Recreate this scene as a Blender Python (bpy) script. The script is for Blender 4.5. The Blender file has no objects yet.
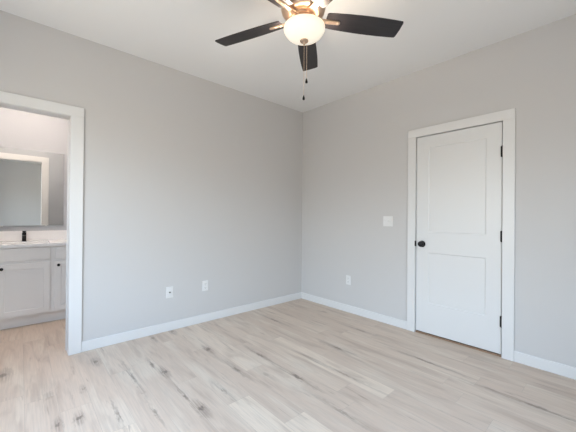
import bpy, bmesh, math, random
from mathutils import Vector, Matrix
PI = math.pi
C = bpy.context.scene.collection
sc = bpy.context.scene

# ------------------------------------------------------------------ camera
cam_d = bpy.data.cameras.new('camera')
cam_d.sensor_width = 36.0
cam_d.lens = 298.07 / 576 * 36.0
cam_d.clip_start = 0.02
cam = bpy.data.objects.new('camera', cam_d)
C.objects.link(cam)
YAW, PITCH, ROLL = 0.8391987, 0.0039438, 0.0087224
fwd = Vector((math.cos(YAW)*math.cos(PITCH), math.sin(YAW)*math.cos(PITCH), math.sin(PITCH)))
rgt = Vector((math.sin(YAW), -math.cos(YAW), 0))
upv = rgt.cross(fwd)
r2 = rgt*math.cos(ROLL) + upv*math.sin(ROLL)
u2 = -rgt*math.sin(ROLL) + upv*math.cos(ROLL)
rot = Matrix((r2, u2, -fwd)).transposed().to_4x4()
cam.matrix_world = Matrix.Translation((-3.0988, -3.1410, 1.1934)) @ rot
sc.camera = cam

# ------------------------------------------------------------------ world, light, exposure
W = bpy.data.worlds.new('daylight')
sc.world = W
W.use_nodes = True
nt = W.node_tree
bg = nt.nodes['Background']
tc = nt.nodes.new('ShaderNodeTexCoord')
sx = nt.nodes.new('ShaderNodeSeparateXYZ')
cr = nt.nodes.new('ShaderNodeValToRGB')
nt.links.new(tc.outputs['Generated'], sx.inputs[0])
nt.links.new(sx.outputs['Z'], cr.inputs[0])
cr.color_ramp.elements[0].position = 0.0
cr.color_ramp.elements[0].color = (0.36, 0.32, 0.28, 1)      #  ground and houses outside
cr.color_ramp.elements[1].position = 0.21
cr.color_ramp.elements[1].color = (0.81, 0.895, 1.0, 1)
e = cr.color_ramp.elements.new(0.08)
e.color = (0.40, 0.385, 0.365, 1)      # the houses and trees along the horizon
e = cr.color_ramp.elements.new(0.6)
e.color = (0.52, 0.71, 1.0, 1)
nt.links.new(cr.outputs[0], bg.inputs['Color'])
bg.inputs['Strength'].default_value = 13.5
FAN_LAMP = 0.45
FAN_BULB = 14.0
BATH_LAMP = 98.0
sc.view_settings.view_transform = 'Standard'
sc.view_settings.look = 'None'
sc.view_settings.gamma = 1.0
sc.view_settings.use_curve_mapping = False
sc.view_settings.exposure = 0.06
sc.cycles.use_denoising = True
sc.cycles.max_bounces = 14
sc.cycles.diffuse_bounces = 8
sc.cycles.sample_clamp_indirect = 8.0

# ------------------------------------------------------------------ room measures (metres)
H = 2.7432
XW, YS = -3.72, -3.72          # west and south walls of the bedroom
BW, BE, BN = -3.66, -2.44, 1.651   # bathroom west, east, north walls
WT = 0.12
WIN1 = (-2.60, -0.60, 0.60, 2.25)   # window in the west wall: y0, y1, z0, z1
WIN2 = (-2.20, -1.15, 0.60, 2.25)   # window in the south wall: x0, x1, z0, z1

def portal(name, loc, rot_e, sx_, sy_):
    d = bpy.data.lights.new(name, 'AREA')
    d.shape = 'RECTANGLE'; d.size = sx_; d.size_y = sy_
    d.cycles.is_portal = True
    o = bpy.data.objects.new(name, d)
    o.location = loc; o.rotation_euler = rot_e
    C.objects.link(o)
portal('daylight_portal', (XW-0.13, (WIN1[0]+WIN1[1])/2, (WIN1[2]+WIN1[3])/2), (0, -PI/2, 0), WIN1[3]-WIN1[2], WIN1[1]-WIN1[0])
portal('daylight_portal', ((WIN2[0]+WIN2[1])/2, YS-0.13, (WIN2[2]+WIN2[3])/2), (PI/2, 0, 0), WIN2[1]-WIN2[0], WIN2[3]-WIN2[2])

# ------------------------------------------------------------------ materials
def mat(name, col, rough=0.5, metal=0.0, spec=0.5, bump=0.0, bscale=200.0, var=0.0, vscale=3.0):
    m = bpy.data.materials.new(name)
    m.use_nodes = True
    n = m.node_tree.nodes; l = m.node_tree.links
    b = n['Principled BSDF']
    b.inputs['Roughness'].default_value = rough
    b.inputs['Metallic'].default_value = metal
    b.inputs['Specular IOR Level'].default_value = spec
    t = n.new('ShaderNodeTexCoord')
    nz = n.new('ShaderNodeTexNoise')
    nz.inputs['Scale'].default_value = vscale
    nz.inputs['Detail'].default_value = 3
    l.new(t.outputs['Object'], nz.inputs['Vector'])
    mx = n.new('ShaderNodeMix'); mx.data_type = 'RGBA'
    mx.inputs['A'].default_value = tuple(c*(1-var) for c in col) + (1,)
    mx.inputs['B'].default_value = tuple(min(1, c*(1+var)) for c in col) + (1,)
    l.new(nz.outputs['Fac'], mx.inputs['Factor'])
    l.new(mx.outputs['Result'], b.inputs['Base Color'])
    if bump:
        n2 = n.new('ShaderNodeTexNoise'); n2.inputs['Scale'].default_value = bscale
        l.new(t.outputs['Object'], n2.inputs['Vector'])
        bp = n.new('ShaderNodeBump'); bp.inputs['Strength'].default_value = bump
        bp.inputs['Distance'].default_value = 0.002
        l.new(n2.outputs['Fac'], bp.inputs['Height'])
        l.new(bp.outputs[0], b.inputs['Normal'])
    return m

M_wall = mat('wall_paint', (0.560, 0.553, 0.552), 0.75, bump=0.15, bscale=140, spec=0.25)
M_ceil = mat('ceiling_paint', (0.80, 0.805, 0.81), 0.9, bump=0.3, bscale=90, spec=0.1)
M_trim = mat('trim_paint', (0.69, 0.693, 0.697), 0.35)
M_door = mat('door_paint', (0.68, 0.685, 0.69), 0.35)
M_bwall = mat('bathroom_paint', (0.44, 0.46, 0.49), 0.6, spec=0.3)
M_cab = mat('cabinet_paint', (0.80, 0.78, 0.765), 0.4)
M_quartz = mat('quartz', (0.82, 0.82, 0.83), 0.2, var=0.03, vscale=30)
M_ceramic = mat('ceramic', (0.85, 0.85, 0.84), 0.1)
M_black = mat('matte_black_metal', (0.012, 0.012, 0.014), 0.35, 0.6)
M_nickel = mat('brushed_nickel', (0.62, 0.47, 0.36), 0.32, 0.95, var=0.08, vscale=60)
M_plate = mat('wall_plate_plastic', (0.72, 0.72, 0.72), 0.3)
M_hole = mat('socket_slot', (0.03, 0.03, 0.03), 0.6)
M_litgap = mat('lit_gap_brown', (0.30, 0.19, 0.12), 0.5, var=0.2, vscale=20)  # warm light on the floor beyond the door, put into this brown
M_conn = mat('coax_metal', (0.18, 0.17, 0.16), 0.4, 0.8)

def mirror_mat():
    m = mat('mirror_silver', (0.86, 0.88, 0.87), 0.0, 1.0)
    return m
M_mirror = mirror_mat()

def glass_mat():
    m = bpy.data.materials.new('window_glass')
    m.use_nodes = True
    n = m.node_tree.nodes; l = m.node_tree.links
    n.remove(n['Principled BSDF'])
    tr = n.new('ShaderNodeBsdfTransparent'); tr.inputs[0].default_value = (0.95, 0.97, 0.96, 1)
    gl = n.new('ShaderNodeBsdfGlossy'); gl.inputs['Roughness'].default_value = 0.02
    mx = n.new('ShaderNodeMixShader'); mx.inputs[0].default_value = 0.06
    l.new(tr.outputs[0], mx.inputs[1]); l.new(gl.outputs[0], mx.inputs[2])
    l.new(mx.outputs[0], n['Material Output'].inputs[0])
    return m
M_glass = glass_mat()

def lamp_mat(name, col, strength):
    m = bpy.data.materials.new(name)
    m.use_nodes = True
    b = m.node_tree.nodes['Principled BSDF']
    b.inputs['Base Color'].default_value = (0.9, 0.86, 0.8, 1)
    b.inputs['Roughness'].default_value = 0.3
    b.inputs['Emission Color'].default_value = tuple(col) + (1,)
    b.inputs['Emission Strength'].default_value = strength
    return m
M_bowl = lamp_mat('frosted_lamp_glass', (1.0, 0.84, 0.62), FAN_LAMP)
M_bath = lamp_mat('bathroom_lamp_diffuser', (1.0, 0.83, 0.70), BATH_LAMP)

def blade_mat():
    m = mat('espresso_blade', (0.030, 0.024, 0.026), 0.42)
    n = m.node_tree.nodes; l = m.node_tree.links
    b = n['Principled BSDF']
    t = n.new('ShaderNodeTexCoord')
    mp = n.new('ShaderNodeMapping'); mp.inputs['Scale'].default_value = (4, 60, 4)
    nz = n.new('ShaderNodeTexNoise'); nz.inputs['Scale'].default_value = 1.5; nz.inputs['Detail'].default_value = 5
    cr = n.new('ShaderNodeValToRGB')
    cr.color_ramp.elements[0].color = (0.010, 0.009, 0.011, 1); cr.color_ramp.elements[0].position = 0.3
    cr.color_ramp.elements[1].color = (0.024, 0.020, 0.023, 1); cr.color_ramp.elements[1].position = 0.75
    l.new(t.outputs['Object'], mp.inputs[0]); l.new(mp.outputs[0], nz.inputs['Vector'])
    l.new(nz.outputs['Fac'], cr.inputs[0]); l.new(cr.outputs[0], b.inputs['Base Color'])
    return m
M_blade = blade_mat()

KNOTS = [  # x, y, size across, size along, strength
    (-2.266, -0.816, .017, .030, 1.0), (-2.253, -1.405, .020, .030, 1.0), (-1.834, -0.673, .016, .030, .9),
    (-1.829, -1.146, .012, .055, .8), (-1.547, -1.066, .012, .060, .85), (-2.632, -0.284, .020, .026, .8),
    (-3.186, -0.083, .030, .035, .9), (-2.930, -1.008, .014, .020, .9), (-2.831, -1.016, .015, .020, 1.0),
    (-0.929, -1.417, .016, .060, .8), (-1.547, -1.535, .012, .070, .9), (-1.921, -0.048, .018, .030, .8),
    (-2.123, -0.093, .014, .030, .6), (-0.900, -0.465, .014, .080, .7), (-0.569, -2.054, .012, .090, .8),
    (-0.643, -2.831, .010, .160, .7), (-2.768, -0.678, .012, .018, .5), (-2.468, -0.740, .008, .090, .7),
    (-2.653, -1.136, .007, .060, .7), (-2.275, -1.215, .006, .050, .8), (-2.300, -0.640, .007, .050, .7),
    (-1.700, -1.350, .020, .040, .35), (-2.950, -0.620, .030, .060, .35), (-1.250, -1.750, .009, .120, .5),
    (-2.05, -1.33, .010, .05, .5), (-2.48, -1.25, .006, .05, .6), (-0.40, -1.30, .012, .08, .5), (-1.62, -2.02, .010, .09, .5)]

def floor_mat():
    m = bpy.data.materials.new('oak_vinyl_plank')
    m.use_nodes = True
    n = m.node_tree.nodes; l = m.node_tree.links
    b = n['Principled BSDF']
    b.inputs['Roughness'].default_value = 0.42
    b.inputs['Specular IOR Level'].default_value = 0.35
    tex = n.new('ShaderNodeTexCoord')
    at = n.new('ShaderNodeAttribute'); at.attribute_name = 'plank'
    sep = n.new('ShaderNodeSeparateColor'); l.new(at.outputs['Color'], sep.inputs[0])
    # shift the pattern per plank
    sh = n.new('ShaderNodeVectorMath'); sh.operation = 'SCALE'; sh.inputs['Scale'].default_value = 37.0
    l.new(at.outputs['Color'], sh.inputs[0])
    ad = n.new('ShaderNodeVectorMath'); ad.operation = 'ADD'
    l.new(tex.outputs['Object'], ad.inputs[0]); l.new(sh.outputs[0], ad.inputs[1])
    def noise(scale, sc3, detail, dist=0.0, src=None):
        mp = n.new('ShaderNodeMapping'); mp.inputs['Scale'].default_value = sc3
        nz = n.new('ShaderNodeTexNoise'); nz.inputs['Scale'].default_value = scale
        nz.inputs['Detail'].default_value = detail; nz.inputs['Distortion'].default_value = dist
        l.new((src or ad).outputs[0], mp.inputs[0]); l.new(mp.outputs[0], nz.inputs['Vector'])
        return nz.outputs['Fac']
    def mixc(fac, a, c, mode='MIX'):
        x = n.new('ShaderNodeMix'); x.data_type = 'RGBA'; x.blend_type = mode
        for s, v in (('Factor', fac), ('A', a), ('B', c)):
            if isinstance(v, (tuple, float, int)):
                x.inputs[s].default_value = v
            else:
                l.new(v, x.inputs[s])
        return x.outputs['Result']
    def math_(op, a, c=None, clamp=False):
        x = n.new('ShaderNodeMath'); x.operation = op; x.use_clamp = clamp
        for k, v in enumerate((a, c)):
            if v is None: continue
            if isinstance(v, (int, float)): x.inputs[k].default_value = v
            else: l.new(v, x.inputs[k])
        return x.outputs[0]
    def ss(v, lo, hi, a=0.0, c=1.0):
        x = n.new('ShaderNodeMapRange'); x.interpolation_type = 'SMOOTHSTEP'
        x.inputs['From Min'].default_value = lo; x.inputs['From Max'].default_value = hi
        x.inputs['To Min'].default_value = a; x.inputs['To Max'].default_value = c
        l.new(v, x.inputs['Value'])
        return x.outputs['Result']
    # per plank tone
    col = mixc(sep.outputs[0], (0.580, 0.460, 0.372, 1), (0.705, 0.590, 0.480, 1))
    # pale green-grey against pinkish taupe blotches inside the plank
    big = noise(1.0, (7.0, 1.3, 1), 3, 0.4)
    col = mixc(ss(big, .46, .70, 0, .5), col, (0.700, 0.622, 0.520, 1))
    big2 = noise(1.0, (12.0, 1.6, 1), 5, 1.0)
    col = mixc(ss(big2, .46, .74, 0, .70), col, (0.430, 0.325, 0.258, 1))
    # fine grain
    gr = noise(1.0, (120.0, 5.0, 1), 5, 0.3)
    col = mixc(ss(gr, .38, .68, 0.0, 0.34), col, (0.440, 0.365, 0.310, 1))
    # long dark veins
    vn = noise(1.0, (24.0, 1.8, 1), 6, 1.4)
    col = mixc(ss(vn, .62, .76, 0.0, 0.65), col, (0.270, 0.205, 0.165, 1))
    # knots, each with a halo that runs along the grain
    dn = noise(1.0, (60.0, 22.0, 1), 4, 0.8, src=ad)
    sp = n.new('ShaderNodeSeparateXYZ'); l.new(tex.outputs['Object'], sp.inputs[0])
    jx = math_('MULTIPLY', math_('SUBTRACT', dn, 0.5), 0.05)
    px = math_('ADD', sp.outputs['X'], jx)
    py = math_('ADD', sp.outputs['Y'], jx)
    core = None; halo = None
    for (kx, ky, ax, ay, st) in KNOTS:
        dx = math_('DIVIDE', math_('SUBTRACT', px, kx), ax)
        dy = math_('DIVIDE', math_('SUBTRACT', py, ky), ay)
        d2 = math_('ADD', math_('MULTIPLY', dx, dx), math_('MULTIPLY', dy, dy))
        c1 = math_('MULTIPLY', ss(d2, 0.1, 1.3, 1.0, 0.0), st)
        dy2 = math_('MULTIPLY', dy, 0.28); dx2 = math_('MULTIPLY', dx, 0.60)
        d3 = math_('ADD', math_('MULTIPLY', dx2, dx2), math_('MULTIPLY', dy2, dy2))
        h1 = math_('MULTIPLY', ss(d3, 0.0, 2.0, 1.0, 0.0), st)
        core = c1 if core is None else math_('MAXIMUM', core, c1)
        halo = h1 if halo is None else math_('MAXIMUM', halo, h1)
    halo = math_('MULTIPLY', halo, ss(gr, .3, .6, .25, 1.0))
    col = mixc(math_('MULTIPLY', halo, 0.62), col, (0.235, 0.180, 0.145, 1))
    col = mixc(math_('MULTIPLY', core, 0.62), col, (0.095, 0.070, 0.055, 1))
    # plank seams
    col = mixc(sep.outputs[2], (0.34, 0.29, 0.25, 1), col)
    l.new(col, b.inputs['Base Color'])
    bp = n.new('ShaderNodeBump'); bp.inputs['Strength'].default_value = 0.12; bp.inputs['Distance'].default_value = 0.002
    l.new(gr, bp.inputs['Height']); l.new(bp.outputs[0], b.inputs['Normal'])
    return m
M_floor = floor_mat()

# ------------------------------------------------------------------ helpers
def box(bm, x0, x1, y0, y1, z0, z1):
    v = [bm.verts.new(p) for p in ((x0,y0,z0),(x1,y0,z0),(x1,y1,z0),(x0,y1,z0),(x0,y0,z1),(x1,y0,z1),(x1,y1,z1),(x0,y1,z1))]
    for f in ((0,3,2,1),(4,5,6,7),(0,1,5,4),(1,2,6,5),(2,3,7,6),(3,0,4,7)):
        bm.faces.new([v[i] for i in f])

def lathe(bm, prof, M=None, seg=48, caps=True):
    rings = []
    M = M or Matrix()
    for r, z in prof:
        rings.append([bm.verts.new(M @ Vector((r*math.cos(2*PI*k/seg), r*math.sin(2*PI*k/seg), z))) for k in range(seg)])
    for a, b in zip(rings, rings[1:]):
        for k in range(seg):
            bm.faces.new((a[k], a[(k+1) % seg], b[(k+1) % seg], b[k]))
    if caps:
        bm.faces.new(list(reversed(rings[0]))); bm.faces.new(rings[-1])

def tube(bm, pts, r, seg=12):
    pts = [Vector(p) for p in pts]
    rings = []
    rs = r if isinstance(r, (list, tuple)) else [r]*len(pts)
    for i, p in enumerate(pts):
        t = (pts[min(i+1, len(pts)-1)] - pts[max(i-1, 0)]).normalized()
        a = Vector((0,0,1)) if abs(t.z) < .9 else Vector((1,0,0))
        u = t.cross(a).normalized(); w = t.cross(u)
        rings.append([bm.verts.new(p + rs[i]*(math.cos(2*PI*k/seg)*u + math.sin(2*PI*k/seg)*w)) for k in range(seg)])
    for a, b in zip(rings, rings[1:]):
        for k in range(seg):
            bm.faces.new((a[k], a[(k+1) % seg], b[(k+1) % seg], b[k]))
    bm.faces.new(list(reversed(rings[0]))); bm.faces.new(rings[-1])

def prism(bm, outline, z0, z1, M=None):
    M = M or Matrix()
    a = [bm.verts.new(M @ Vector((x, y, z0))) for x, y in outline]
    b = [bm.verts.new(M @ Vector((x, y, z1))) for x, y in outline]
    bm.faces.new(list(reversed(a))); bm.faces.new(b)
    for k in range(len(a)):
        j = (k+1) % len(a)
        bm.faces.new((a[k], a[j], b[j], b[k]))

def obj(name, bm, m, parent=None, bevel=0.0, smooth=False, seg=2):
    bmesh.ops.recalc_face_normals(bm, faces=bm.faces)
    me = bpy.data.meshes.new(name)
    bm.to_mesh(me); bm.free()
    me.materials.append(m)
    o = bpy.data.objects.new(name, me)
    C.objects.link(o)
    if parent: o.parent = parent
    if bevel:
        md = o.modifiers.new('bevel', 'BEVEL'); md.width = bevel; md.segments = seg; md.limit_method = 'ANGLE'
        md.harden_normals = False
    if smooth:
        for p in me.polygons: p.use_smooth = True
        md = o.modifiers.new('split', 'EDGE_SPLIT'); md.split_angle = math.radians(40)
    return o

def tag(o, label, cat=None, group=None, kind=None):
    o['label'] = label
    if cat: o['category'] = cat
    if group: o['group'] = group
    if kind: o['kind'] = kind
    return o

def thing(name, label, cat, loc=(0,0,0), rotz=0.0, group=None):
    o = bpy.data.objects.new(name, None)
    o.empty_display_size = 0.1
    C.objects.link(o)
    o.location = loc; o.rotation_euler = (0, 0, rotz)
    return tag(o, label, cat, group)

def struct(name, bm, m, label, cat, bevel=0.0):
    return tag(obj(name, bm, m, None, bevel), label, cat, None, 'structure')

def boxes(*bb):
    bm = bmesh.new()
    for b in bb: box(bm, *b)
    return bm

# ------------------------------------------------------------------ floor: planks laid along y
random.seed(7)
PW, PL = 0.16, 1.22
JOINT = {-2.43: -0.60, -2.59: -1.275, -2.75: -0.885, -1.95: -1.485, -1.79: -1.847, -1.63: -1.215, -1.15: -2.10, -0.99: -1.42, -0.51: -2.445}
TONE = {-1.95: (.35, .95), -1.79: (.3, .95), -2.59: (.4, .95), -1.15: (.95, .3), -1.63: (.85, .3), -0.99: (.4, .2), -2.43: (.7, .35), -0.51: (.7, .3), -2.75: (.3, .5)}
def floor_mesh():
    bm = bmesh.new()
    lay = bm.loops.layers.color.new('plank')
    X0, X1, Y0, Y1 = -3.84, 0.14, -3.84, 1.77
    g = 0.0012
    def quad(x0, x1, y0, y1, c):
        x0, x1 = max(x0, X0), min(x1, X1); y0, y1 = max(y0, Y0), min(y1, Y1)
        if x1-x0 < 1e-6 or y1-y0 < 1e-6: return
        f = bm.faces.new([bm.verts.new(p) for p in ((x0,y0,0),(x1,y0,0),(x1,y1,0),(x0,y1,0))])
        for lp in f.loops: lp[lay] = c
    k = -4
    while True:
        xr = -0.51 - PW*k
        if xr < X0: break
        xl = xr - PW
        j = JOINT.get(round(xr, 2))
        if j is None: j = -random.random()*PL
        y = j - PL*3
        while y < Y1:
            t_ = 0.25 + 0.5*random.random()
            if round(xr, 2) in TONE:
                if abs(y-j) < .01: t_ = TONE[round(xr, 2)][0]
                if abs(y+PL-j) < .01: t_ = TONE[round(xr, 2)][1]
            c = (t_, random.random(), 1.0, 1.0)
            quad(xl+g/2, xr-g/2, y+g/2, y+PL-g/2, c)
            d = (c[0], c[1], 0.55, 1.0)
            quad(xr-g/2, xr+g/2, y+g/2, y+PL-g/2, d)
            quad(xl+g/2, xr+g/2, y-g/2, y+g/2, d)
            y += PL
        k += 1
    bmesh.ops.remove_doubles(bm, verts=bm.verts, dist=1e-5)
    r = bmesh.ops.extrude_face_region(bm, geom=list(bm.faces))     # give the deck its thickness
    for v in [q for q in r['geom'] if isinstance(q, bmesh.types.BMVert)]: v.co.z = -0.02
    return bm
struct('floor', floor_mesh(), M_floor, 'pale greige wood-look plank floor with knots and cracks', 'floor')

# ------------------------------------------------------------------ walls and ceilings
DY0, DY1, DZ = -2.480, -1.690, 2.062        # rough opening of the closed door (right wall)
OX0, OX1, OZ = -3.570, -2.767, 2.062        # rough opening of the bathroom doorway (left wall)
struct('wall_right', boxes((0, WT, YS-WT, DY0, 0, H), (0, WT, DY0, DY1, DZ, H), (0, WT, DY1, WT, 0, H)), M_wall,
       'pale grey wall with the closed white door', 'wall')
struct('wall_left', boxes((XW-WT, OX0, 0, WT, 0, H), (OX0, OX1, 0, WT, OZ, H), (OX1, 0, 0, WT, 0, H)), M_wall,
       'pale grey wall with the open bathroom doorway', 'wall')
struct('wall_west', boxes((XW-WT, XW, YS-WT, WIN1[0], 0, H), (XW-WT, XW, WIN1[1], 0, 0, H), (XW-WT, XW, WIN1[0], WIN1[1], 0, WIN1[2]), (XW-WT, XW, WIN1[0], WIN1[1], WIN1[3], H)),
       M_wall, 'pale grey bedroom wall with a wide window, behind the camera', 'wall')
struct('wall_south', boxes((XW, WIN2[0], YS-WT, YS, 0, H), (WIN2[1], 0, YS-WT, YS, 0, H), (WIN2[0], WIN2[1], YS-WT, YS, 0, WIN2[2]), (WIN2[0], WIN2[1], YS-WT, YS, WIN2[3], H)),
       M_wall, 'pale grey bedroom wall with a window, opposite the bathroom', 'wall')
struct('ceiling', boxes((XW-WT, WT, YS-WT, WT, H, H+0.1)), M_ceil, 'flat off-white bedroom ceiling', 'ceiling')
# unseen box behind the closed door, added to stop light
struct('wall_light_block', boxes((0.60, 0.64, -2.75, -1.42, 0, 2.3), (WT, 0.60, -2.75, -2.71, 0, 2.3), (WT, 0.60, -1.46, -1.42, 0, 2.3), (WT, 0.64, -2.75, -1.42, 2.3, 2.34), (0.14, 0.60, -2.71, -1.46, -0.02, 0)),
       M_wall, 'unseen grey box added behind the closed white door to block light', 'wall')
# bathroom shell
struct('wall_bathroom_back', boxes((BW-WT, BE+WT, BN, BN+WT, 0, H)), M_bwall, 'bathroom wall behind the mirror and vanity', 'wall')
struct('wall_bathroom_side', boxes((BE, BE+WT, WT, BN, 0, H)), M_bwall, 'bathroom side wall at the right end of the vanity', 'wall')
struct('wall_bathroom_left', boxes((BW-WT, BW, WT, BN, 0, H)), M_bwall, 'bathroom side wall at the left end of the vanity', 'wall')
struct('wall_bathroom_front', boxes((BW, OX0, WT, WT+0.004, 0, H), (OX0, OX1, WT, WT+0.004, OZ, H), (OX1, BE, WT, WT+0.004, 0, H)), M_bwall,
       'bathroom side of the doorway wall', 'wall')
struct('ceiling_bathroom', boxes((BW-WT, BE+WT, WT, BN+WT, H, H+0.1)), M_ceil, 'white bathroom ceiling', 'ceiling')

# baseboards
BH, BT = 0.090, 0.014
def baseboard(name, b, label):
    return struct(name, boxes(b), M_trim, label, 'baseboard', bevel=0.004)
CASE_L = (-3.645, -3.553, -2.785, -2.693)   # doorway casing outer/inner x
CASE_R = (-2.551, -2.4645, -1.706, -1.6225) # door casing outer/inner y
baseboard('baseboard_left', (CASE_L[3], 0, -BT, 0, 0, BH), 'white baseboard under the left wall outlets')
baseboard('baseboard_right', (-BT, 0, CASE_R[3], -BT, 0, BH), 'white baseboard between the corner and the closed door')
baseboard('baseboard_right_end', (-BT, 0, YS, CASE_R[0], 0, BH), 'white baseboard right of the closed door')
baseboard('baseboard_west', (XW, XW+BT, YS, 0, 0, BH), 'white baseboard under the wide window')
baseboard('baseboard_south', (XW+BT, -BT, YS, YS+BT, 0, BH), 'white baseboard on the wall opposite the bathroom')
baseboard('baseboard_bathroom', (BE-BT, BE, WT+0.004, 1.09, 0, BH), 'white baseboard beside the bathroom vanity')

# ------------------------------------------------------------------ doorway to the bathroom: casing, jamb
CT = 0.017
def casing_y(y0, y1, xs, ztop_in, ztop_out):   # casing on a wall facing +/-y
    a, b, c, d = xs
    return boxes((a, b, y0, y1, 0, ztop_in), (c, d, y0, y1, 0, ztop_in), (a, d, y0, y1, ztop_in, ztop_out))
struct('trim_1', casing_y(-CT, 0, CASE_L, 2.043, 2.128), M_trim, 'white flat casing around the open bathroom doorway', 'door casing', bevel=0.003)
struct('trim_2', casing_y(WT+0.004, WT+0.004+CT, (-3.61, -3.52, -2.792, -2.700), 2.050, 2.135), M_trim, 'white casing seen in the bathroom mirror', 'door casing', bevel=0.003)
struct('trim_3', boxes((OX0, OX0+0.02, 0, WT+0.004, 0, 2.04), (OX1-0.02, OX1, 0, WT+0.004, 0, 2.04), (OX0, OX1, 0, WT+0.004, 2.04, OZ)), M_trim,
       'white jamb lining the open bathroom doorway', 'door jamb', bevel=0.002)

# ------------------------------------------------------------------ closed door
a, b, c, d = CASE_R
struct('trim_4', boxes((-CT, 0, a, b, 0, 2.044), (-CT, 0, c, d, 0, 2.044), (-CT, 0, a, d, 2.044, 2.128)), M_trim, 'white flat casing around the closed white door', 'door casing', bevel=0.003)
struct('trim_5', boxes((0, WT, DY0, -2.4615, 0, 2.044), (0, WT, -1.7065, DY1, 0, 2.044), (0, WT, DY0, DY1, 2.044, DZ),
       (0.042, 0.054, -2.4615, -2.451, 0, 2.044), (0.042, 0.054, -1.717, -1.7065, 0, 2.044), (0.042, 0.054, -2.4615, -1.7065, 2.033, 2.044)), M_trim,
       'white jamb and stop around the closed white door', 'door jamb')

def panel_slab(u0, u1, w0, w1, panels, thick, depth, slope, P):
    """slab with recessed panels; P maps (u, w, d) with d=0 the front face and d>0 going in"""
    bm = bmesh.new()
    us = sorted({u0, u1, *[p[0] for p in panels], *[p[1] for p in panels]})
    ws = sorted({w0, w1, *[p[2] for p in panels], *[p[3] for p in panels]})
    def q(pts): bm.faces.new([bm.verts.new(P(*p)) for p in pts])
    for i in range(len(us)-1):
        for j in range(len(ws)-1):
            uc, wc = (us[i]+us[i+1])/2, (ws[j]+ws[j+1])/2
            if any(p[0] < uc < p[1] and p[2] < wc < p[3] for p in panels): continue
            q([(us[i], ws[j], 0), (us[i+1], ws[j], 0), (us[i+1], ws[j+1], 0), (us[i], ws[j+1], 0)])
    for a0, a1, b0, b1 in panels:
        o = [(a0, b0), (a1, b0), (a1, b1), (a0, b1)]
        s = slope
        i_ = [(a0+s, b0+s), (a1-s, b0+s), (a1-s, b1-s), (a0+s, b1-s)]
        for k in range(4):
            j = (k+1) % 4
            q([(*o[k], 0), (*o[j], 0), (*i_[j], depth), (*i_[k], depth)])
        q([(*p, depth) for p in i_])
    # edges and back
    ring = [(u0, w0), (u1, w0), (u1, w1), (u0, w1)]
    for k in range(4):
        j = (k+1) % 4
        q([(*ring[k], 0), (*ring[k], thick), (*ring[j], thick), (*ring[j], 0)])
    q([(*p, thick) for p in reversed(ring)])
    bmesh.ops.remove_doubles(bm, verts=bm.verts, dist=1e-5)
    return bm

d1 = struct('door_1', panel_slab(-2.4565, -1.7115, 0.024, 2.037,
        [(-2.340, -1.832, 1.050, 1.920), (-2.340, -1.832, 0.325, 0.845)], 0.035, 0.007, 0.009, lambda u, w, d: (0.004+d, u, w)),
        M_door, 'closed white two-panel door with black knob and hinges', 'door')
for z0 in (0.262, 0.997, 1.733):
    bm = bmesh.new()
    tube(bm, [(-0.008, -2.4605, z0), (-0.008, -2.4605, z0+0.092)], 0.0075, 12)
    for zz in (z0-0.004, z0+0.092): tube(bm, [(-0.008, -2.4605, zz), (-0.008, -2.4605, zz+0.004)], 0.0055, 12)
    box(bm, -0.0035, 0.0045, -2.4600, -2.448, z0, z0+0.092)
    obj('hinge', bm, M_black, d1)
MK = Matrix.Translation((0.004, -1.772, 0.929)) @ Matrix.Rotation(-PI/2, 4, 'Y')
bm = bmesh.new()
lathe(bm, [(0.0335, 0), (0.0335, 0.005), (0.030, 0.009), (0.014, 0.011), (0.0115, 0.014), (0.0115, 0.018), (0.019, 0.021), (0.028, 0.028), (0.0300, 0.036), (0.0275, 0.044), (0.019, 0.049), (0.006, 0.0505)], MK, 40)
obj('door_knob', bm, M_black, d1, smooth=True)
bm = bmesh.new(); box(bm, -0.0185, -0.0165, -1.7085, -1.7020, 0.902, 0.958); box(bm, -0.018, 0.003, -1.7100, -1.7065, 0.902, 0.958)
obj('latch_plate', bm, M_black, d1)
struct('trim_6', boxes((0.002, WT+0.02, -2.4615, -1.7065, 0, 0.012)), M_litgap, 'added brown threshold strip coloured as warm-lit floor under the closed white door', 'threshold', bevel=0.003)  # added strip, its colour stands for the warm-lit floor in the gap

# ------------------------------------------------------------------ windows behind the camera
def window(name, axis, u0, u1, z0, z1, wall, label):
    """axis 'x': wall normal along x (u = y); the glazing sits mid wall"""
    f = 0.05
    def bb(a0, a1, n0, n1, c0, c1):
        return (n0, n1, a0, a1, c0, c1) if axis == 'x' else (a0, a1, n0, n1, c0, c1)
    n0, n1 = wall-0.09, wall-0.04
    um = (u0+u1)/2; zm = (z0+z1)/2
    fr = struct(name, boxes(bb(u0, u0+f, n0, n1, z0, z1), bb(u1-f, u1, n0, n1, z0, z1), bb(u0+f, u1-f, n0, n1, z0, z0+f), bb(u0+f, u1-f, n0, n1, z1-f, z1),
                bb(um-0.03, um+0.03, n0, n1, z0+f, z1-f)), M_trim, label, 'window')
    for s0, s1 in ((u0+f, um-0.03), (um+0.03, u1-f)):
        obj('sash_rail', boxes(bb(s0, s1, n0+0.005, n1-0.005, zm-0.02, zm+0.02)), M_trim, fr)
        obj('pane', boxes(bb(s0, s1, wall-0.067, wall-0.063, z0+f, zm-0.02)), M_glass, fr)
        obj('pane', boxes(bb(s0, s1, wall-0.067, wall-0.063, zm+0.02, z1-f)), M_glass, fr)
    obj('window_sill', boxes(bb(u0+0.001, u1-0.001, wall-0.04, wall+0.04, z0-0.001, z0+0.02)), M_trim, fr, bevel=0.004)
window('window_1', 'x', *WIN1, XW, 'wide white double window in the wall behind the camera')
window('window_2', 'y', *WIN2, YS, 'white double window opposite the bathroom doorway')

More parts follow.
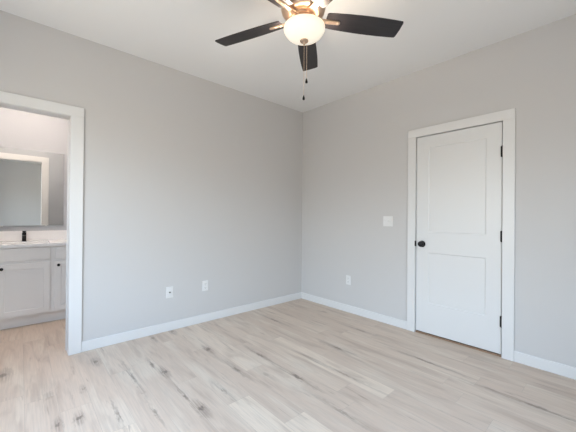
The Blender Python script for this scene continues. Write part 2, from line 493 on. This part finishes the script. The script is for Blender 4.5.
# ------------------------------------------------------------------ ceiling fan
FX, FY, FZ = -1.762, -1.781, 2.469
fan = thing('ceiling_fan', 'five-blade ceiling fan with dark blades and glowing bowl light', 'ceiling fan', (FX, FY, H))
def Z(z): return z - H
bm = bmesh.new()
lathe(bm, [(0.085, Z(2.7432)), (0.085, Z(2.715)), (0.078, Z(2.700)), (0.074, Z(2.680))])
obj('canopy', bm, M_nickel, fan, smooth=True)
bm = bmesh.new()
lathe(bm, [(0.074, Z(2.682)), (0.110, Z(2.668)), (0.134, Z(2.640)), (0.142, Z(2.600)), (0.142, Z(2.575)), (0.146, Z(2.572)), (0.146, Z(2.560)), (0.142, Z(2.557)),
           (0.142, Z(2.525)), (0.136, Z(2.503)), (0.118, Z(2.486)), (0.092, Z(2.477)), (0.084, Z(2.476))], seg=64)
obj('motor_housing', bm, M_nickel, fan, smooth=True)
bm = bmesh.new()
lathe(bm, [(0.080, Z(2.477)), (0.080, Z(2.462)), (0.074, Z(2.458)), (0.060, Z(2.457)), (0.056, Z(2.452)), (0.056, Z(2.436)), (0.062, Z(2.432)), (0.062, Z(2.426)), (0.098, Z(2.422)), (0.100, Z(2.414)), (0.092, Z(2.412))], seg=48)
obj('switch_housing', bm, M_nickel, fan, smooth=True)

PHI0 = math.radians(111.9); PIT = math.radians(-12.7)
def blade_outline():
    prof = [(0.150, 0.050), (0.160, 0.057), (0.22, 0.062), (0.30, 0.0665), (0.38, 0.0695), (0.46, 0.0705), (0.54, 0.070), (0.60, 0.068), (0.655, 0.0655)]
    top = [(r, h) for r, h in prof]
    tip = [(0.662, 0.064), (0.667, 0.056), (0.670, 0.0), (0.667, -0.056), (0.662, -0.064)]
    bot = [(r, -h) for r, h in reversed(prof)]
    return top + tip + bot
def iron_outline():
    h = [(0.060, 0.024), (0.100, 0.020), (0.140, 0.0155), (0.160, 0.0145), (0.200, 0.0135), (0.236, 0.0125), (0.243, 0.009), (0.246, 0.004)]
    return h + [(r, -w) for r, w in reversed(h)]
proto_blade = proto_iron = None
for k in range(5):
    a = PHI0 - k*math.radians(72)
    MB = Matrix.Translation((0, 0, Z(FZ))) @ Matrix.Rotation(a, 4, 'Z') @ Matrix.Rotation(PIT, 4, 'X')
    MI = Matrix.Translation((0, 0, Z(FZ)-0.0035)) @ Matrix.Rotation(a, 4, 'Z') @ Matrix.Rotation(PIT*0.98, 4, 'X')
    if k == 0:
        bm = bmesh.new(); prism(bm, blade_outline(), 0.0, 0.007)
        proto_blade = obj('fan_blade', bm, M_blade, fan, bevel=0.0015)
        bm = bmesh.new(); prism(bm, iron_outline(), -0.0045, 0.003)
        for (sx_, sy_) in ((0.165, 0), (0.198, 0), (0.231, 0)):
            lathe(bm, [(0.001, -0.0075), (0.004, -0.0070), (0.0055, -0.0045), (0.0055, -0.003)], Matrix.Translation((sx_, sy_, 0)), 12)
        proto_iron = obj('blade_iron', bm, M_nickel, fan, bevel=0.0012)
        bl, ir = proto_blade, proto_iron
    else:
        bl, ir = proto_blade.copy(), proto_iron.copy()
        C.objects.link(bl); C.objects.link(ir); bl.parent = fan; ir.parent = fan
    bl.matrix_local = MB; ir.matrix_local = MI

bm = bmesh.new()
outer = [(0.004, 2.3250), (0.030, 2.3262), (0.055, 2.3300), (0.078, 2.3385), (0.098, 2.3500), (0.114, 2.3640), (0.125, 2.3790), (0.1315, 2.3930), (0.1315, 2.4040), (0.129, 2.4110)]
inner = [(r-0.004 if r > 0.01 else r, z+0.003) for r, z in reversed(outer)]
lathe(bm, [(r, Z(z)) for r, z in outer] + [(0.126, Z(2.4115))] + [(r, Z(z)) for r, z in inner[1:]], seg=64, caps=False)
obj('glass_bowl', bm, M_bowl, fan, smooth=True).location = (0.006, -0.005, 0)
for q in (0.3, 2.4, 4.5):                       # the three bulbs inside the open bowl
    bx, by = 0.085*math.cos(q), 0.085*math.sin(q)
    d_ = bpy.data.lights.new('fan_bulb_light', 'POINT')
    d_.energy = FAN_BULB; d_.color = (1.0, 0.85, 0.68); d_.shadow_soft_size = 0.018
    lo = bpy.data.objects.new('fan_bulb_light', d_); C.objects.link(lo)
    lo.parent = fan; lo.location = (bx, by, Z(2.392))
bm = bmesh.new()
lathe(bm, [(0.003, Z(2.296)), (0.007, Z(2.299)), (0.0085, Z(2.304)), (0.006, Z(2.309)), (0.014, Z(2.312)), (0.024, Z(2.316)), (0.028, Z(2.322)), (0.026, Z(2.3265)), (0.008, Z(2.327)), (0.006, Z(2.414))], seg=32)
fin = obj('finial', bm, M_nickel, fan, smooth=True); fin.location = (0.006, -0.005, 0)
def chain(dx, dy, zb):
    bm = bmesh.new()
    z = 2.300; r = 0.0016
    while z > zb+0.030:
        lathe(bm, [(0.0004, -r), (r*0.8, -r*0.6), (r, 0), (r*0.8, r*0.6), (0.0004, r)], Matrix.Translation((dx, dy, Z(z))), 8)
        z -= 2*r*1.15
    tube(bm, [(dx, dy, Z(2.302)), (dx, dy, Z(zb+0.026))], 0.0006, 6)
    o = obj('pull_chain', bm, M_nickel, fan)
    bm = bmesh.new()
    lathe(bm, [(0.002, 0.030), (0.0045, 0.027), (0.0045, 0.022), (0.0065, 0.018), (0.0085, 0.008), (0.0075, 0.002), (0.003, 0.0)], Matrix.Translation((dx, dy, Z(zb))), 16)
    obj('chain_fob', bm, M_black, o, smooth=True)
chain(0.006, -0.005, 1.944)
chain(0.019, -0.016, 2.052)

# ------------------------------------------------------------------ outlets and switch
def plate(bm, w, h, t=0.006):     # in local x (width) z (height), front at -y
    n = 8
    prism(bm, [(-w/2, -h/2), (w/2, -h/2), (w/2, h/2), (-w/2, h/2)], 0, t*0.6, Matrix.Rotation(PI/2, 4, 'X'))
    i = 0.003
    prism(bm, [(-w/2+i, -h/2+i), (w/2-i, -h/2+i), (w/2-i, h/2-i), (-w/2+i, h/2-i)], t*0.6, t, Matrix.Rotation(PI/2, 4, 'X'))
def rect_outlet(loc, rz, label, group=None):
    t = thing('wall_outlet', label, 'outlet', loc, rz, group)
    bm = bmesh.new(); plate(bm, 0.070, 0.115); obj('cover_plate', bm, M_plate, t, bevel=0.001)
    for s in (-1, 1):
        zc = s*0.0205
        bm = bmesh.new(); prism(bm, [(0.0165*math.cos(q)*1.0, max(-0.0135, min(0.0135, 0.0175*math.sin(q)))+zc) for q in [2*PI*k/24 for k in range(24)]], 0.004, 0.0085, Matrix.Rotation(PI/2, 4, 'X'))
        rc = obj('receptacle', bm, M_plate, t, bevel=0.0006)
        bm = bmesh.new()
        for sx_, hh in ((-0.0062, 0.0048), (0.0062, 0.0040)):
            box(bm, sx_-0.0010, sx_+0.0010, -0.0090, -0.0080, zc+0.002-hh, zc+0.002+hh)
        lathe(bm, [(0.0024, 0.008), (0.0024, 0.009)], Matrix.Translation((0, 0, zc-0.0085)) @ Matrix.Rotation(PI/2, 4, 'X'), 12)
        obj('socket_slots', bm, M_hole, rc)
    bm = bmesh.new(); lathe(bm, [(0.003, 0.005), (0.003, 0.0068), (0.0015, 0.0073)], Matrix.Rotation(PI/2, 4, 'X'), 12); obj('screw', bm, M_plate, t)
    return t
coax = thing('coax_wall_plate', 'white wall plate with a dark round port, left one on the left wall', 'wall plate', (-1.931, 0, 0.398))
bm = bmesh.new(); plate(bm, 0.072, 0.117); obj('cover_plate', bm, M_plate, coax, bevel=0.001)
bm = bmesh.new(); lathe(bm, [(0.0085, 0.005), (0.0085, 0.008), (0.006, 0.0085), (0.0058, 0.018), (0.003, 0.0185)], Matrix.Rotation(PI/2, 4, 'X'), 20)
obj('coax_port', bm, M_conn, coax, smooth=True)
for zz in (-0.042, 0.042):
    bm = bmesh.new(); lathe(bm, [(0.003, 0.005), (0.003, 0.0068), (0.0015, 0.0073)], Matrix.Translation((0, 0, zz)) @ Matrix.Rotation(PI/2, 4, 'X'), 12); obj('screw', bm, M_plate, coax)
rect_outlet((-1.533, 0, 0.409), 0, 'white duplex outlet on the left wall, nearer the room corner', 'electric outlets low on the walls')
rect_outlet((0, -0.846, 0.404), -PI/2, 'white duplex outlet low on the right wall between corner and door', 'electric outlets low on the walls')
sw = thing('light_switch', 'white double toggle switch plate left of the closed door', 'light switch', (0, -1.386, 1.157), -PI/2)
bm = bmesh.new(); plate(bm, 0.116, 0.115); obj('cover_plate', bm, M_plate, sw, bevel=0.001)
for s, tilt in ((-1, 1), (1, 1)):
    bm = bmesh.new()
    xc = s*0.023
    box(bm, xc-0.0055, xc+0.0055, -0.0075, -0.004, -0.012, 0.012)
    v = len(bm.verts)
    prism(bm, [(-0.0042, -0.0055), (0.0042, -0.0055), (0.0032, 0.0055), (-0.0032, 0.0055)], 0.004, 0.019, Matrix.Translation((xc, 0, 0)) @ Matrix.Rotation(PI/2 - 0.45*tilt, 4, 'X'))
    obj('toggle', bm, M_plate, sw, bevel=0.0006)
    for zz in (-0.042, 0.042):
        bm = bmesh.new(); lathe(bm, [(0.003, 0.005), (0.003, 0.0068), (0.0015, 0.0073)], Matrix.Translation((xc, 0, zz)) @ Matrix.Rotation(PI/2, 4, 'X'), 12); obj('screw', bm, M_plate, sw)

# ------------------------------------------------------------------ bathroom vanity
VX0, VX1 = -3.652, -2.448
van = thing('vanity_cabinet', 'light grey shaker bathroom vanity with round black knobs', 'vanity', (0, 0, 0))
FF = 1.090
bm = boxes((VX0, VX0+0.018, FF+0.019, BN-0.003, 0.110, 0.852), (VX1-0.018, VX1, FF+0.019, BN-0.003, 0.110, 0.852),   # hollow carcass
           (VX0+0.018, VX1-0.018, FF+0.019, BN-0.003, 0.110, 0.128), (VX0+0.018, VX1-0.018, BN-0.012, BN-0.003, 0.128, 0.852),
           (VX0, -3.620, FF, FF+0.019, 0.110, 0.852), (-2.485, VX1, FF, FF+0.019, 0.110, 0.852),
           (-3.620, -2.485, FF, FF+0.019, 0.820, 0.852), (-3.620, -2.485, FF, FF+0.019, 0.110, 0.150), (-3.620, -2.485, FF, FF+0.019, 0.665, 0.715),
           *[(p, q, FF, FF+0.019, u, w) for p, q in ((-3.310, -3.270), (-2.850, -2.805)) for u, w in ((0.150, 0.665), (0.715, 0.820))])
obj('cabinet_body', bm, M_cab, van)
obj('toe_kick', boxes((VX0, VX1, 1.141, 1.159, 0.0, 0.112)), M_cab, van)
DF = 1.071
for (x0, x1, kx) in ((-3.632, -3.312, -3.345), (-3.270, -2.848, -3.238), (-2.806, -2.486, -2.776)):
    obj('drawer_front', panel_slab(x0, x1, 0.707, 0.840, [], 0.019, 0, 0, lambda u, w, d: (u, DF+d, w)), M_cab, van, bevel=0.0025)
    dr = obj('door', panel_slab(x0, x1, 0.130, 0.676, [(x0+0.055, x1-0.055, 0.185, 0.621)], 0.019, 0.011, 0.002, lambda u, w, d: (u, DF+d, w)), M_cab, van)
    bm = bmesh.new()
    lathe(bm, [(0.008, 0), (0.006, 0.004), (0.0055, 0.013), (0.012, 0.017), (0.0155, 0.021), (0.0150, 0.026), (0.009, 0.0295), (0.001, 0.030)], Matrix.Translation((kx, DF, 0.637)) @ Matrix.Rotation(PI/2, 4, 'X'), 24)
    obj('knob', bm, M_black, dr, smooth=True)
# countertop with undermount cut-out
SX0, SX1, SY0, SY1 = -3.285, -2.845, 1.150, 1.460
CF = 1.055
tag(obj('countertop', boxes((VX0-0.005, VX1+0.005, CF, SY0, 0.853, 0.884), (VX0-0.005, VX1+0.005, SY1, BN-0.001, 0.853, 0.884), (VX0-0.005, SX0, SY0, SY1, 0.853, 0.884), (SX1, VX1+0.005, SY0, SY1, 0.853, 0.884)), M_quartz),
    'white quartz countertop slab on the grey bathroom vanity', 'countertop')
tag(obj('backsplash', boxes((VX0-0.005, VX1+0.005, BN-0.020, BN-0.001, 0.8845, 1.000)), M_quartz, bevel=0.002),
    'low white backsplash strip along the wall under the bathroom mirror', 'backsplash')
bm = bmesh.new()
def rr(s, z):     # rounded rectangle ring of the basin
    cx, cy = (SX0+SX1)/2, (SY0+SY1)/2; w, h = (SX1-SX0)/2*s, (SY1-SY0)/2*s; out = []
    for k in range(32):
        q = 2*PI*(k+.5)/32
        cq, sq = math.cos(q), math.sin(q)
        e_ = 0.35
        out.append(bm.verts.new((cx + w*math.copysign(abs(cq)**e_, cq), cy + h*math.copysign(abs(sq)**e_, sq), z)))
    return out
rings = [rr(1.03, 0.8525), rr(1.0, 0.8525), rr(0.97, 0.800), rr(0.90, 0.745), rr(0.70, 0.725), rr(0.10, 0.720)]
rings += [rr(0.10, 0.714), rr(0.74, 0.717), rr(0.95, 0.738), rr(1.01, 0.795), rr(1.03, 0.845)]
for i in range(len(rings)-1):
    for k in range(32):
        bm.faces.new((rings[i][k], rings[i][(k+1) % 32], rings[i+1][(k+1) % 32], rings[i+1][k]))
tag(obj('sink_basin', bm, M_ceramic, None, smooth=True), 'white sink basin sunk in the vanity countertop below the faucet', 'sink')
# faucet
fa = thing('faucet', 'small square matte black faucet on the vanity countertop', 'faucet', (-3.064, 1.531, 0.884))
obj('base_plate', boxes((-0.024, 0.024, -0.024, 0.024, 0, 0.006)), M_black, fa, bevel=0.001)
obj('faucet_body', boxes((-0.019, 0.019, -0.019, 0.019, 0.006, 0.105)), M_black, fa, bevel=0.002)
bm = bmesh.new(); prism(bm, [(-0.017, 0.078), (0.120, 0.068), (0.120, 0.050), (-0.017, 0.052)], -0.017, 0.017, Matrix.Rotation(-PI/2, 4, 'Z') @ Matrix.Rotation(PI/2, 4, 'X'))
obj('spout', bm, M_black, fa, bevel=0.002)
bm = bmesh.new(); box(bm, -0.012, 0.012, -0.012, 0.012, 0.105, 0.114); box(bm, -0.018, 0.018, -0.070, 0.018, 0.114, 0.124)
obj('lever', bm, M_black, fa, bevel=0.002)
# mirror
mi = thing('wall_mirror', 'large frameless rectangular mirror above the bathroom vanity', 'mirror', (-3.060, BN-0.008, 1.062), 0.018)
obj('mirror_glass', boxes((-0.372, 0.372, -0.008, -0.002, 0.003, 0.915)), M_mirror, mi)
for xx in (-0.2, 0.2):
    bm = boxes((xx-0.012, xx+0.012, -0.0105, -0.0005, -0.004, 0.0028))
    obj('mirror_clip', bm, M_plate, mi)
# bathroom ceiling light (out of sight above the doorway, lights the vanity)
cl = thing('ceiling_light', 'round flush ceiling light in the bathroom above the vanity', 'ceiling light', (-3.05, 0.90, H))
bm = bmesh.new(); lathe(bm, [(0.15, 0), (0.15, -0.02), (0.142, -0.024)]); obj('lamp_base', bm, M_plate, cl, smooth=True)
bm = bmesh.new(); lathe(bm, [(0.138, -0.0245), (0.130, -0.045), (0.10, -0.062), (0.05, -0.071), (0.001, -0.073)]); obj('diffuser', bm, M_bath, cl, smooth=True)
